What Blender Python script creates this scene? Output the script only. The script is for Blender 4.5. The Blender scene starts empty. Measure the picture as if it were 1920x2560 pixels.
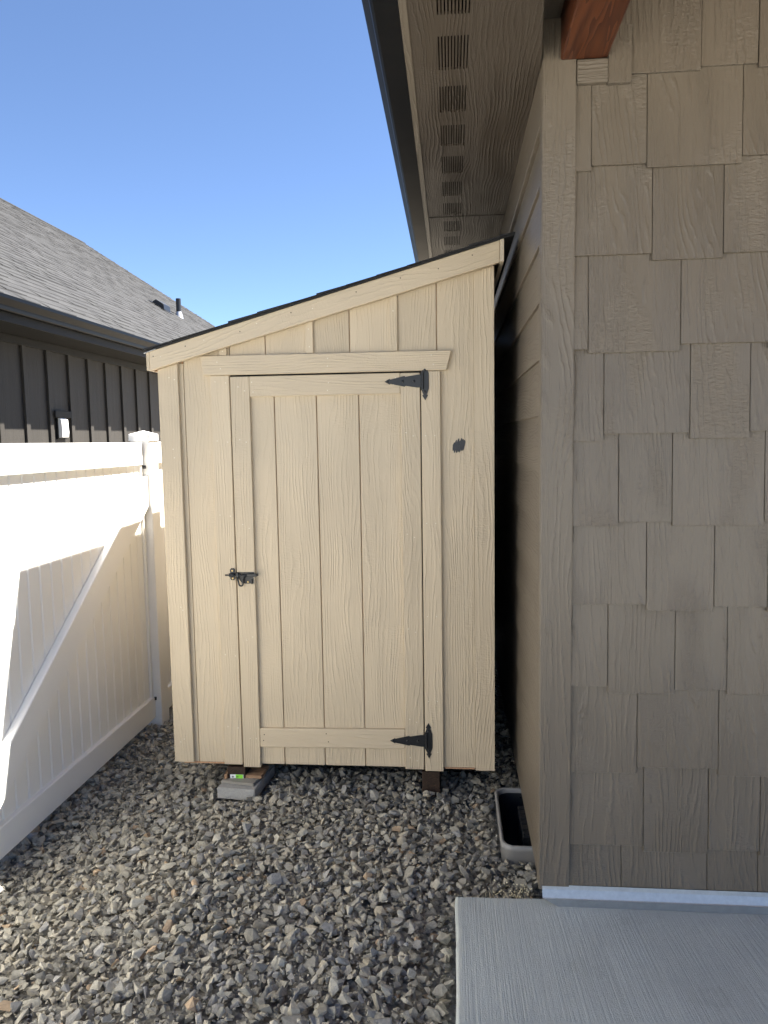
import bpy, bmesh, math, random
import numpy as np
from mathutils import Vector, Matrix

random.seed(7)
rng = np.random.default_rng(11)
scene = bpy.context.scene
COL = scene.collection

# ------------------------------------------------------------------ camera
cam_data = bpy.data.cameras.new('camera')
cam = bpy.data.objects.new('camera', cam_data)
COL.objects.link(cam)
YAW, PITCH, ROLL = math.radians(-5.15), math.radians(-5.665), math.radians(0.925)
fwd = Vector((math.sin(YAW) * math.cos(PITCH), math.cos(YAW) * math.cos(PITCH), math.sin(PITCH)))
rgt = Vector((math.cos(YAW), -math.sin(YAW), 0.0))
dwn = fwd.cross(rgt)
r2 = rgt * math.cos(ROLL) + dwn * math.sin(ROLL)
d2 = -rgt * math.sin(ROLL) + dwn * math.cos(ROLL)
rot = Matrix((r2, -d2, -fwd)).transposed()
cam.matrix_world = Matrix.Translation((0, 0, 1.70)) @ rot.to_4x4()
cam_data.sensor_fit = 'VERTICAL'
cam_data.sensor_height = 24.0
cam_data.lens = 1880.0 / 2560.0 * 24.0
cam_data.clip_start = 0.05
cam_data.clip_end = 6000
scene.camera = cam
scene.render.resolution_x, scene.render.resolution_y = 768, 1024

# ------------------------------------------------------------------ sky, sun, exposure
SUN_DIR = Vector((1.0, 0.52, 1.96)).normalized()
sun_el = math.asin(SUN_DIR.z)
sun_az = math.atan2(SUN_DIR.x, SUN_DIR.y)          # clockwise from +Y
world = bpy.data.worlds.new('World')
scene.world = world
world.use_nodes = True
wn = world.node_tree.nodes
sky = wn.new('ShaderNodeTexSky')
sky.sky_type = 'NISHITA'
sky.sun_disc = False
sky.sun_elevation = sun_el
sky.sun_rotation = sun_az
sky.altitude = 1200
sky.air_density = 0.63
sky.dust_density = 0.0
sky.ozone_density = 3.0
wn['Background'].inputs['Strength'].default_value = 0.05
world.node_tree.links.new(sky.outputs[0], wn['Background'].inputs[0])
sun_data = bpy.data.lights.new('sun', 'SUN')
sun_data.energy = 5.0
sun_data.angle = math.radians(0.53)
sun_data.color = (1.0, 0.95, 0.87)
sun = bpy.data.objects.new('sun', sun_data)
COL.objects.link(sun)
sun.rotation_euler = (-SUN_DIR).to_track_quat('-Z', 'Y').to_euler()
sun.location = SUN_DIR * 30
scene.view_settings.view_transform = 'Standard'
scene.view_settings.look = 'None'
scene.view_settings.gamma = 1.0
scene.view_settings.use_curve_mapping = False
scene.view_settings.exposure = 2.5
scene.cycles.max_bounces = 10
scene.cycles.diffuse_bounces = 6

# ------------------------------------------------------------------ helpers
def link(o, parent=None):
    COL.objects.link(o)
    if parent is not None:
        o.parent = parent
    return o

def thing(name, label, cat, loc, group=None):
    o = bpy.data.objects.new(name, None)
    o.empty_display_size = 0.2
    COL.objects.link(o)
    o.location = loc
    o['label'] = label
    o['category'] = cat
    if group:
        o['group'] = group
    return o

def tag(o, label, cat, group=None):
    o['label'] = label
    o['category'] = cat
    if group:
        o['group'] = group
    return o

def origin(parent):
    """world position of the root that the parts of a thing share as origin"""
    p = parent
    while p is not None and p.parent is not None:
        p = p.parent
    return Vector(p.location) if p is not None else Vector((0, 0, 0))

def mesh_obj(name, bm, mat, parent=None, smooth=False, label=None):
    org = origin(parent)
    if org.length > 0:
        bmesh.ops.translate(bm, verts=bm.verts, vec=-org)
    bmesh.ops.recalc_face_normals(bm, faces=bm.faces)
    me = bpy.data.meshes.new(name)
    bm.to_mesh(me)
    bm.free()
    if smooth:
        for p in me.polygons:
            p.use_smooth = True
    if mat is not None:
        me.materials.append(mat)
    o = bpy.data.objects.new(name, me)
    link(o, parent)
    if label:
        o['label'] = label
    return o

def add_box(bm, x0, x1, y0, y1, z0, z1, bev=0.0):
    vs = [bm.verts.new(c) for c in ((x0, y0, z0), (x1, y0, z0), (x1, y1, z0), (x0, y1, z0),
                                    (x0, y0, z1), (x1, y0, z1), (x1, y1, z1), (x0, y1, z1))]
    fs = [bm.faces.new([vs[i] for i in f]) for f in ((0, 3, 2, 1), (4, 5, 6, 7), (0, 1, 5, 4), (1, 2, 6, 5), (2, 3, 7, 6), (3, 0, 4, 7))]
    if bev > 0:
        es = list({e for f in fs for e in f.edges})
        bmesh.ops.bevel(bm, geom=es, offset=bev, segments=1, affect='EDGES', profile=0.5)

def add_prism(bm, pts, axis, a0, a1, bev=0.0):
    """polygon pts (u,v) extruded along axis: 'x' -> (y,z), 'y' -> (x,z), 'z' -> (x,y)"""
    def P(u, v, a):
        return {'x': (a, u, v), 'y': (u, a, v), 'z': (u, v, a)}[axis]
    n = len(pts)
    A = [bm.verts.new(P(u, v, a0)) for u, v in pts]
    B = [bm.verts.new(P(u, v, a1)) for u, v in pts]
    fs = [bm.faces.new(A[::-1]), bm.faces.new(B)]
    for i in range(n):
        j = (i + 1) % n
        fs.append(bm.faces.new((A[i], A[j], B[j], B[i])))
    if bev > 0:
        es = list({e for f in fs for e in f.edges})
        bmesh.ops.bevel(bm, geom=es, offset=bev, segments=1, affect='EDGES', profile=0.5)

def add_cyl(bm, p0, p1, r0, r1=None, n=10):
    p0, p1 = Vector(p0), Vector(p1)
    r1 = r0 if r1 is None else r1
    d = (p1 - p0)
    q = d.to_track_quat('Z', 'Y')
    A, B = [], []
    for i in range(n):
        a = 2 * math.pi * i / n
        v = q @ Vector((math.cos(a), math.sin(a), 0))
        A.append(bm.verts.new(p0 + v * r0))
        B.append(bm.verts.new(p1 + v * r1))
    bm.faces.new(A[::-1])
    bm.faces.new(B)
    for i in range(n):
        j = (i + 1) % n
        bm.faces.new((A[i], A[j], B[j], B[i]))

def add_tube(bm, pts, r, n=8):
    """sweep along a polyline"""
    pts = [Vector(p) for p in pts]
    rings = []
    for i, p in enumerate(pts):
        t = (pts[min(i + 1, len(pts) - 1)] - pts[max(i - 1, 0)]).normalized()
        q = t.to_track_quat('Z', 'Y')
        rings.append([bm.verts.new(p + q @ Vector((math.cos(2 * math.pi * k / n) * r, math.sin(2 * math.pi * k / n) * r, 0))) for k in range(n)])
    for a, b in zip(rings, rings[1:]):
        for k in range(n):
            l = (k + 1) % n
            bm.faces.new((a[k], a[l], b[l], b[k]))
    bm.faces.new(rings[0][::-1])
    bm.faces.new(rings[-1])

def box(name, dims, mat, parent=None, bev=0.002, label=None):
    bm = bmesh.new()
    add_box(bm, *dims, bev=bev)
    return mesh_obj(name, bm, mat, parent, label=label)

def prism(name, pts, axis, a0, a1, mat, parent=None, bev=0.002, label=None):
    bm = bmesh.new()
    add_prism(bm, pts, axis, a0, a1, bev)
    return mesh_obj(name, bm, mat, parent, label=label)

# ------------------------------------------------------------------ materials
class NT:
    def __init__(self, name):
        self.m = bpy.data.materials.new(name)
        self.m.use_nodes = True
        self.t = self.m.node_tree
        self.b = self.t.nodes['Principled BSDF']
    def n(self, typ, **kw):
        nd = self.t.nodes.new(typ)
        for k, v in kw.items():
            setattr(nd, k, v)
        return nd
    def l(self, a, b):
        self.t.links.new(a, b)
    def val(self, sock, v):
        if hasattr(v, 'node'):
            self.l(v, sock)
        else:
            sock.default_value = v
    def math(self, op, a, b=None, c=None, clamp=False):
        nd = self.n('ShaderNodeMath', operation=op, use_clamp=clamp)
        self.val(nd.inputs[0], a)
        if b is not None:
            self.val(nd.inputs[1], b)
        if c is not None:
            self.val(nd.inputs[2], c)
        return nd.outputs[0]
    def mix(self, fac, a, b, blend='MIX'):
        nd = self.n('ShaderNodeMix', data_type='RGBA', blend_type=blend)
        self.val(nd.inputs[0], fac)
        self.val(nd.inputs[6], a)
        self.val(nd.inputs[7], b)
        return nd.outputs[2]
    def noise(self, vec, scale, detail=3.0, rough=0.55, dist=0.0):
        nd = self.n('ShaderNodeTexNoise')
        self.l(vec, nd.inputs['Vector'])
        nd.inputs['Scale'].default_value = scale
        nd.inputs['Detail'].default_value = detail
        nd.inputs['Roughness'].default_value = rough
        nd.inputs['Distortion'].default_value = dist
        return nd.outputs[0]
    def coords(self, rotation=(0, 0, 0), rand=True, gain=31.0):
        tc = self.n('ShaderNodeTexCoord')
        v = tc.outputs['Object']
        if any(rotation):
            mp = self.n('ShaderNodeMapping')
            mp.inputs['Rotation'].default_value = rotation
            self.l(v, mp.inputs[0])
            v = mp.outputs[0]
        if rand:
            oi = self.n('ShaderNodeObjectInfo')
            cb = self.n('ShaderNodeCombineXYZ')
            r = oi.outputs['Random']
            self.l(self.math('MULTIPLY', r, gain), cb.inputs[0])
            self.l(self.math('MULTIPLY', r, gain * 2.3), cb.inputs[1])
            self.l(self.math('MULTIPLY', r, gain * 1.7), cb.inputs[2])
            va = self.n('ShaderNodeVectorMath', operation='ADD')
            self.l(v, va.inputs[0])
            self.l(cb.outputs[0], va.inputs[1])
            v = va.outputs[0]
        return v
    def scale(self, v, s):
        nd = self.n('ShaderNodeVectorMath', operation='MULTIPLY')
        self.l(v, nd.inputs[0])
        nd.inputs[1].default_value = s
        return nd.outputs[0]
    def ramp(self, fac, stops):
        nd = self.n('ShaderNodeValToRGB')
        self.val(nd.inputs[0], fac)
        e = nd.color_ramp.elements
        while len(e) < len(stops):
            e.new(0.5)
        for el, (p, c) in zip(e, stops):
            el.position = p
            el.color = c if len(c) == 4 else (*c, 1)
        return nd.outputs[0]
    def bump(self, h, dist, strength=1.0, normal=None):
        nd = self.n('ShaderNodeBump')
        nd.inputs['Distance'].default_value = dist
        nd.inputs['Strength'].default_value = strength
        self.l(h, nd.inputs['Height'])
        if normal is not None:
            self.l(normal, nd.inputs['Normal'])
        return nd.outputs[0]
    def out(self, color=None, rough=None, normal=None, metal=None, spec=None):
        if color is not None:
            self.val(self.b.inputs['Base Color'], color if hasattr(color, 'node') or len(color) == 4 else (*color, 1))
        if rough is not None:
            self.val(self.b.inputs['Roughness'], rough)
        if metal is not None:
            self.val(self.b.inputs['Metallic'], metal)
        if spec is not None:
            self.b.inputs['Specular IOR Level'].default_value = spec
        if normal is not None:
            self.l(normal, self.b.inputs['Normal'])
        return self.m

def C(*c):
    return (*c, 1.0)

def embossed(name, base, axis, rough=0.5, bump=0.0016, var=0.10, rotation=(0, 0, 0), spec=0.45, lines=58.0, second=None, dirt=0.0, tonal=0.03):
    """painted engineered-wood board with an embossed cedar grain running along axis"""
    t = NT(name)
    v = t.coords(rotation)
    ax = {'x': 0, 'y': 1, 'z': 2}[axis]
    def st(across, along):
        s = [across] * 3
        s[ax] = along
        return tuple(s)
    sep = t.n('ShaderNodeSeparateXYZ')
    t.l(v, sep.inputs[0])
    others = [i for i in range(3) if i != ax]
    across = t.math('ADD', sep.outputs[others[0]], sep.outputs[others[1]])
    warp = t.noise(t.scale(v, st(4.2, 0.85)), 1.0, 2.0, 0.55)
    wob = t.noise(t.scale(v, st(55, 26)), 1.0, 3.0, 0.6)
    ph = t.math('ADD', t.math('MULTIPLY', across, lines), t.math('MULTIPLY', warp, 13.0))
    ph = t.math('ADD', ph, t.math('MULTIPLY', wob, 0.75))
    ring = t.math('SINE', t.math('MULTIPLY', ph, 6.2832))
    ring = t.math('POWER', t.math('ADD', t.math('MULTIPLY', ring, 0.5), 0.5), 3.0)
    fade = t.ramp(t.noise(t.scale(v, st(40, 4.0)), 1.0, 2.0, 0.6), [(0.36, (0.0,) * 3), (0.62, (1.0,) * 3)])
    ring = t.math('MULTIPLY', ring, fade)
    # straight fine raised grain in some zones, smooth cathedral contours in others, saw marks here and there
    zone = t.noise(t.scale(v, st(9.0, 0.6)), 1.0, 1.0, 0.5)
    zf = t.ramp(zone, [(0.40, (0.10,) * 3), (0.58, (1.0,) * 3)])
    fine = t.noise(t.scale(v, st(170, 9)), 1.0, 4.0, 0.66)
    saw = t.noise(t.scale(v, st(45, 120)), 1.0, 3.0, 0.65)
    sawz = t.ramp(t.noise(t.scale(v, st(6.0, 2.5)), 1.0, 1.0), [(0.52, (0.0,) * 3), (0.64, (1.0,) * 3)])
    h = t.math('MULTIPLY', ring, 0.55)
    h = t.math('ADD', h, t.math('MULTIPLY', t.math('MULTIPLY', fine, zf), 1.25))
    h = t.math('ADD', h, t.math('MULTIPLY', t.math('MULTIPLY', saw, sawz), 0.8))
    nrm = t.bump(h, bump, 1.0)
    blotch = t.noise(t.scale(v, st(3.0, 1.2)), 1.0, 3.0, 0.6)
    f = t.ramp(blotch, [(0.25, (0.0,) * 3), (0.75, (1.0,) * 3)])
    dark = tuple(c * (1 - var) for c in base)
    lite = tuple(min(1, c * (1 + var * 0.6)) for c in (second or base))
    col = t.mix(f, C(*dark), C(*lite))
    # the paint sits thinner on the crests of the grain
    col = t.mix(t.math('MULTIPLY', fine, 0.10), col, C(*tuple(c * 0.62 for c in base)))
    oi = t.n('ShaderNodeObjectInfo')
    tone = t.math('ADD', 1.0 - tonal, t.math('MULTIPLY', t.math('FRACT', t.math('MULTIPLY', oi.outputs['Random'], 7.31)), 2 * tonal))
    cbt = t.n('ShaderNodeCombineColor')
    for k_ in range(3):
        t.l(tone, cbt.inputs[k_])
    col = t.mix(1.0, col, cbt.outputs[0], 'MULTIPLY')
    if dirt:
        dn = t.ramp(t.noise(t.scale(v, st(9, 6)), 1.0, 5.0, 0.7), [(0.60, (0,) * 3), (0.72, (1,) * 3)])
        col = t.mix(t.math('MULTIPLY', dn, dirt), col, C(*tuple(c * 0.7 for c in base)))
    rg = t.math('ADD', rough - 0.06, t.math('MULTIPLY', blotch, 0.14))
    return t.out(col, rg, nrm, spec=spec)

BEIGE = (0.60, 0.495, 0.345)
M_SHED_Z = embossed('shed_paint_vertical', BEIGE, 'z', tonal=0.045, var=0.13, rough=0.50, bump=0.0021, dirt=0.10)
M_SHED_X = embossed('shed_paint_horizontal', BEIGE, 'x', rough=0.50, bump=0.0021, dirt=0.10)
M_SHED_Y = embossed('shed_paint_depth', BEIGE, 'y', rough=0.50, bump=0.0025)
M_SHED_R = embossed('shed_paint_rake', BEIGE, 'x', rough=0.50, bump=0.0021, rotation=(0, math.atan(0.2715), 0))
GREIGE = (0.150, 0.126, 0.096)
M_HOUSE_Z = embossed('house_paint_vertical', GREIGE, 'z', rough=0.35, bump=0.0048, var=0.09, lines=42, tonal=0.022)
M_HOUSE_X = embossed('house_paint_horizontal', GREIGE, 'x', rough=0.35, bump=0.0048, var=0.07)
M_HOUSE_Y = embossed('house_paint_depth', GREIGE, 'y', rough=0.36, bump=0.0025, var=0.07)
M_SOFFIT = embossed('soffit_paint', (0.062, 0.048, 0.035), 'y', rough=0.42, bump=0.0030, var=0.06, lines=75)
M_NBR = embossed('neighbour_paint', (0.052, 0.048, 0.043), 'z', rough=0.6, bump=0.0016, var=0.16, spec=0.15)
M_NBR_TRIM = embossed('neighbour_trim_paint', (0.018, 0.018, 0.018), 'y', rough=0.6, bump=0.001, var=0.1, spec=0.15)

def plain(name, base, rough=0.5, metal=0.0, var=0.08, nscale=30.0, bump=0.0, bscale=200.0, spec=0.5):
    t = NT(name)
    v = t.coords()
    f = t.noise(v, nscale, 3.0, 0.6)
    col = t.mix(f, C(*tuple(c * (1 - var) for c in base)), C(*tuple(min(1, c * (1 + var)) for c in base)))
    nrm = t.bump(t.noise(v, bscale, 3.0), bump) if bump else None
    rg = t.math('ADD', rough - 0.05, t.math('MULTIPLY', f, 0.1))
    return t.out(col, rg, nrm, metal=metal, spec=spec)

M_VINYL = plain('white_vinyl', (0.84, 0.83, 0.80), 0.32, var=0.02, nscale=3.0, bump=0.0003, bscale=18)
M_BLACKMETAL = plain('black_iron', (0.012, 0.013, 0.015), 0.38, var=0.2, bump=0.0002, bscale=400)
M_BRASS = plain('brass_screw', (0.62, 0.45, 0.2), 0.35, metal=0.8)
M_GUTTER = plain('black_gutter', (0.004, 0.005, 0.007), 0.40, var=0.2, nscale=5, spec=0.07)
M_GAP_SHADE = plain('gap_shade_black', (0.006, 0.006, 0.006), 0.9)  # black that stands in for shade inside gaps and slots
M_GALV = plain('galvanised_steel', (0.50, 0.515, 0.52), 0.42, metal=0.6, var=0.2, nscale=60, bump=0.0003, bscale=90)
M_GALV_SKIRT = plain('galvanised_skirt_shade', (0.30, 0.32, 0.33), 0.5, metal=0.55, var=0.2, nscale=40, bump=0.0003, bscale=90)  # darker copy of the steel: the skirt's dimmer reflection put into colour
M_NAIL = plain('painted_nail', (0.74, 0.68, 0.56), 0.4, var=0.05)
M_NAILD = plain('bare_nail', (0.10, 0.08, 0.06), 0.5, var=0.1)
M_PLY = plain('raw_plywood', (0.52, 0.30, 0.17), 0.8, var=0.2, nscale=60, bump=0.0006)
M_OSB = plain('cut_board_edge', (0.58, 0.50, 0.38), 0.85, var=0.25, nscale=220, bump=0.001, bscale=260)
M_GREY_PLASTIC = plain('grey_plastic', (0.27, 0.265, 0.255), 0.42, var=0.08, nscale=12)
M_BLACK_PLASTIC = plain('black_plastic', (0.02, 0.021, 0.023), 0.4, var=0.2, bump=0.0004)
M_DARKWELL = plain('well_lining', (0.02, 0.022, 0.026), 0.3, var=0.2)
M_WHITE_PLASTIC = plain('white_plastic', (0.80, 0.80, 0.78), 0.35, var=0.02)
M_TAG_WHITE = plain('tag_white', (0.80, 0.82, 0.82), 0.45, var=0.02)
M_TAG_GREEN = plain('tag_green', (0.26, 0.72, 0.05), 0.45, var=0.03)
M_TAG_INK = plain('tag_ink', (0.05, 0.06, 0.06), 0.5)
M_PAINT_SPOT = plain('dark_touch_up_paint', (0.030, 0.031, 0.035), 0.45, var=0.3, nscale=90, bump=0.001, bscale=150)
M_BLOCK = plain('cast_concrete', (0.36, 0.355, 0.335), 0.9, var=0.28, nscale=130, bump=0.0025, bscale=160)
M_BLOCK_DARK = plain('cap_block', (0.30, 0.28, 0.24), 0.9, var=0.2, nscale=70, bump=0.0015, bscale=130)
M_FOUND = plain('foundation_concrete', (0.20, 0.195, 0.185), 0.9, var=0.15, nscale=20, bump=0.002, bscale=60)
M_SILVER = plain('lead_boot', (0.55, 0.55, 0.55), 0.4, metal=0.7)

def wood(name, a, b, axis, rough=0.5, rings=14.0):
    t = NT(name)
    v = t.coords()
    ax = {'x': 0, 'y': 1, 'z': 2}[axis]
    s = [9.0] * 3
    s[ax] = 0.9
    w = t.noise(t.scale(v, tuple(s)), 1.0, 3.0, 0.55, 0.6)
    ring = t.math('FRACT', t.math('MULTIPLY', w, rings))
    s2 = [240.0] * 3
    s2[ax] = 9.0
    fib = t.noise(t.scale(v, tuple(s2)), 1.0, 2.0)
    f = t.math('ADD', t.math('MULTIPLY', ring, 0.65), t.math('MULTIPLY', fib, 0.35))
    col = t.ramp(f, [(0.15, b), (0.8, a)])
    return t.out(col, rough, t.bump(f, 0.0008), spec=0.4)

M_BEAM = wood('stained_fir', (0.115, 0.034, 0.011), (0.046, 0.011, 0.004), 'y', 0.45, 12)
M_CEIL = wood('stained_ceiling', (0.16, 0.06, 0.022), (0.06, 0.018, 0.006), 'y', 0.5, 12)
M_SKID = wood('brown_treated_lumber', (0.052, 0.030, 0.018), (0.022, 0.012, 0.007), 'y', 0.75)
M_SHIM = wood('raw_wood_shim', (0.42, 0.27, 0.16), (0.24, 0.14, 0.08), 'x', 0.8)

def asphalt(name, lo, hi):
    t = NT(name)
    v = t.coords(gain=9.0)
    g = t.noise(v, 420.0, 2.0, 0.7)
    tabs = t.n('ShaderNodeTexBrick')
    mp = t.n('ShaderNodeMapping')
    mp.inputs['Rotation'].default_value = (0, 0, math.radians(90))
    t.l(v, mp.inputs[0])
    t.l(mp.outputs[0], tabs.inputs['Vector'])
    tabs.inputs['Scale'].default_value = 1.0
    tabs.inputs['Brick Width'].default_value = 0.21
    tabs.inputs['Row Height'].default_value = 0.119
    tabs.inputs['Mortar Size'].default_value = 0.004
    tabs.inputs['Color1'].default_value = (0.1,) * 3 + (1,)
    tabs.inputs['Color2'].default_value = (0.9,) * 3 + (1,)
    tabs.inputs['Mortar'].default_value = (0.0,) * 3 + (1,)
    big = t.noise(v, 0.8, 3.0)
    f = t.math('ADD', t.math('MULTIPLY', tabs.outputs[0], 0.32), t.math('ADD', t.math('MULTIPLY', g, 0.55), t.math('MULTIPLY', big, 0.25)))
    col = t.ramp(f, [(0.2, lo), (0.85, hi)])
    return t.out(col, 0.92, t.bump(g, 0.002), spec=0.3)

M_ROOF_NBR = asphalt('grey_asphalt_shingle', (0.016, 0.0165, 0.018), (0.048, 0.0485, 0.050))
M_ROOF_SHED = plain('black_asphalt_shingle', (0.022, 0.023, 0.025), 0.9, var=0.5, nscale=300, bump=0.002, bscale=300)
M_DRIP = plain('grey_drip_edge', (0.45, 0.46, 0.47), 0.4, metal=0.6)

def concrete_mat():
    t = NT('broomed_concrete')
    v = t.coords(rand=False)
    sep = t.n('ShaderNodeSeparateXYZ')
    t.l(v, sep.inputs[0])
    # broom strokes run towards the wall, leaning a little more the further they are from the edge
    lean = t.math('MULTIPLY', t.math('MULTIPLY', sep.outputs[0], sep.outputs[1]), 0.16)
    cb = t.n('ShaderNodeCombineXYZ')
    t.l(t.math('ADD', sep.outputs[0], lean), cb.inputs[0])
    t.l(sep.outputs[1], cb.inputs[1])
    b1 = t.noise(t.scale(cb.outputs[0], (95, 1.6, 1)), 1.0, 3.0, 0.65)
    b2 = t.noise(t.scale(cb.outputs[0], (230, 5.0, 1)), 1.0, 2.0, 0.6)
    grit = t.noise(v, 330.0, 2.0, 0.6)
    big = t.noise(v, 2.2, 4.0, 0.6)
    am = t.ramp(t.noise(t.scale(v, (9.0, 1.5, 1.0)), 1.0, 3.0, 0.6), [(0.3, (0.35,) * 3), (0.7, (1.0,) * 3)])
    h = t.math('ADD', t.math('MULTIPLY', t.math('MULTIPLY', b1, am), 0.9), t.math('ADD', t.math('MULTIPLY', b2, 0.4), t.math('MULTIPLY', grit, 0.55)))
    f = t.math('ADD', t.math('MULTIPLY', big, 0.6), t.math('MULTIPLY', b1, 0.5))
    col = t.ramp(f, [(0.25, (0.37, 0.40, 0.39)), (0.85, (0.58, 0.625, 0.605))])
    stain = t.ramp(t.noise(v, 5.0, 5.0, 0.72), [(0.56, (0, 0, 0)), (0.74, (1, 1, 1))])
    col = t.mix(t.math('MULTIPLY', stain, 0.30), col, C(0.22, 0.22, 0.205))
    return t.out(col, 0.82, t.bump(h, 0.0045), spec=0.35)

M_SLAB = concrete_mat()
M_BOUNCE_SLAB = plain('pale_concrete', (0.50, 0.49, 0.445), 0.9, var=0.1, nscale=3.0, bump=0.002, bscale=80)

def stone_mat():
    t = NT('crushed_basalt')
    at = t.n('ShaderNodeAttribute', attribute_name='stone_tint')
    v = t.coords(rand=False)
    n1 = t.noise(v, 90.0, 4.0, 0.65)
    n2 = t.noise(v, 300.0, 3.0, 0.65)
    sp = t.ramp(n1, [(0.3, (0.80,) * 3), (0.7, (1.16,) * 3)])
    col = t.mix(1.0, at.outputs['Color'], sp, 'MULTIPLY')
    h = t.math('ADD', t.math('MULTIPLY', n1, 0.7), t.math('MULTIPLY', n2, 0.4))
    return t.out(col, 0.85, t.bump(h, 0.0028), spec=0.3)

M_STONE = stone_mat()

def bed_mat():
    t = NT('gravel_fines')
    v = t.coords(rand=False)
    vo = t.n('ShaderNodeTexVoronoi')
    t.l(v, vo.inputs['Vector'])
    vo.inputs['Scale'].default_value = 38.0
    col = t.ramp(t.noise(v, 60.0, 3.0), [(0.3, (0.17, 0.165, 0.15)), (0.75, (0.34, 0.32, 0.28))])
    return t.out(col, 0.95, t.bump(vo.outputs['Distance'], 0.03))

M_BED = bed_mat()

def soil_mat():
    t = NT('dry_soil')
    v = t.coords(rand=False)
    col = t.ramp(t.noise(v, 1.5, 6.0, 0.65), [(0.3, (0.26, 0.225, 0.175)), (0.75, (0.38, 0.335, 0.265))])
    return t.out(col, 0.95, t.bump(t.noise(v, 25.0, 4.0), 0.02))

M_SOIL = soil_mat()
M_STRAW = plain('dry_straw', (0.72, 0.65, 0.45), 0.8, var=0.25, nscale=40)

# ------------------------------------------------------------------ ground
def structure(o):
    o['kind'] = 'structure'
    return o

bm = bmesh.new()
ring = [(-3000, -3000), (3000, -3000), (3000, 3000), (-3000, 3000)]
bm.faces.new([bm.verts.new((x, y, -0.42)) for x, y in ring])
structure(mesh_obj('ground', bm, M_SOIL))

WELL = (0.200, 0.330, 2.945, 3.440)         # x0 x1 y0 y1 of the vent well opening

def gz(x, y):
    """top of the gravel"""
    s = min(max((-x - 0.85) / 0.95, 0.0), 1.0)
    s = s * s * (3 - 2 * s)
    z = -0.012 - 0.085 * s
    z += 0.012 * math.sin(2.3 * x + 1.1 * y) * math.cos(1.7 * y - 0.8 * x) + 0.006 * math.sin(6.1 * x + 2.0) * math.sin(5.3 * y)
    if x > -0.12 and y < 2.65:
        z -= 0.018
    z += 0.030 * math.exp(-((x + 0.107) ** 2 + (y - 3.45) ** 2) / 0.012)
    return z

# gravel bed: the fines under the stones, with an opening for the vent well
bm = bmesh.new()
xs = sorted(set([round(v, 3) for v in np.arange(-3.9, 0.34, 0.12)] + [WELL[0], WELL[1], 0.34]))
ys = sorted(set([round(v, 3) for v in np.arange(-1.4, 8.0, 0.15)] + [WELL[2], WELL[3], 8.0]))
vv = {}
for i, x in enumerate(xs):
    for j, y in enumerate(ys):
        vv[i, j] = bm.verts.new((x, y, gz(x, y) - 0.035))
for i in range(len(xs) - 1):
    for j in range(len(ys) - 1):
        if xs[i] >= WELL[0] - 1e-6 and xs[i + 1] <= WELL[1] + 1e-6 and ys[j] >= WELL[2] - 1e-6 and ys[j + 1] <= WELL[3] + 1e-6:
            continue
        bm.faces.new((vv[i, j], vv[i + 1, j], vv[i + 1, j + 1], vv[i, j + 1]))
structure(mesh_obj('gravel_bed', bm, M_BED, smooth=True))

# the patio slab with a rounded edge
bm = bmesh.new()
add_box(bm, 0.004, 4.4, -1.6, 2.604, -0.11, 0.036)
bmesh.ops.subdivide_edges(bm, edges=[e for e in bm.edges if abs(e.verts[0].co.y - e.verts[1].co.y) > 1], cuts=90, use_grid_fill=True)
bmesh.ops.subdivide_edges(bm, edges=[e for e in bm.edges if abs(e.verts[0].co.x - e.verts[1].co.x) > 1], cuts=60, use_grid_fill=True)
for v in bm.verts:
    if v.co.x < 0.01 and v.co.y < 2.6:
        v.co.x += 0.004 * (math.sin(v.co.y * 9.0) * 0.4 + random.uniform(-0.5, 0.5))
    if v.co.z > 0.0 and v.co.x < 0.6:
        v.co.z += 0.0012 * math.sin(v.co.y * 5.0 + v.co.x * 3.0)
    if v.co.y > 2.6 and v.co.x < 0.3:
        v.co.y += 0.004 * random.uniform(-1, 1)
bm.normal_update()
es = [e for e in bm.edges if all(v.co.z > 0.03 for v in e.verts) and any(abs(f.normal.z) < 0.5 for f in e.link_faces)]
bmesh.ops.bevel(bm, geom=es, offset=0.016, segments=4, affect='EDGES', profile=0.5)
structure(mesh_obj('patio_slab', bm, M_SLAB))

# unseen pale slab added behind the camera to bounce sun into the yard
bm = bmesh.new()
add_box(bm, -14.0, 12.0, -16.0, -1.62, -0.12, 0.0)
structure(mesh_obj('added_bounce_slab', bm, M_BOUNCE_SLAB))

# ------------------------------------------------------------------ our house
house = thing('house', 'greige house on the right with staggered shake wall, lap siding side and black gutter', 'house', (0.31, 2.57, 0.0))

YF = 2.569          # front face of the corner board
XS = 0.305          # side siding face
box('foundation', (0.352, 6.0, 2.62, 9.0, -0.40, 0.12), M_FOUND, house, bev=0)
side = box('side_wall', (0.325, 0.345, 2.60, 9.0, 0.10, 2.95), M_HOUSE_Y, house, bev=0)
front = box('front_wall', (0.352, 6.0, 2.598, 2.618, 0.09, 3.60), M_HOUSE_Z, house, bev=0)

# lap siding boards
zb = 2.537
k = 0
while zb > 0.0:
    z1 = zb + 0.193 + 0.02
    if k == 0:
        z1 = 2.72
    b0 = max(zb, 0.098)
    pr = [(XS - 0.001, b0), (XS + 0.014, b0), (XS + 0.022, z1), (XS + 0.011, z1)]
    prism('siding_board', pr, 'y', 2.626, 9.0, M_HOUSE_Y, side, bev=0.0012)
    zb -= 0.193
    k += 1
box('frieze_board', (XS - 0.006, 0.325, 2.60, 9.0, 2.712, 2.888), M_HOUSE_Y, house)
# corner boards
box('corner_board', (0.300, 0.408, YF, 2.595, 0.088, 3.017), M_HOUSE_Z, house, bev=0.003)
box('corner_board', (0.3002, 0.324, 2.596, 2.640, 0.088, 2.96), M_HOUSE_Z, house, bev=0.002)

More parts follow.
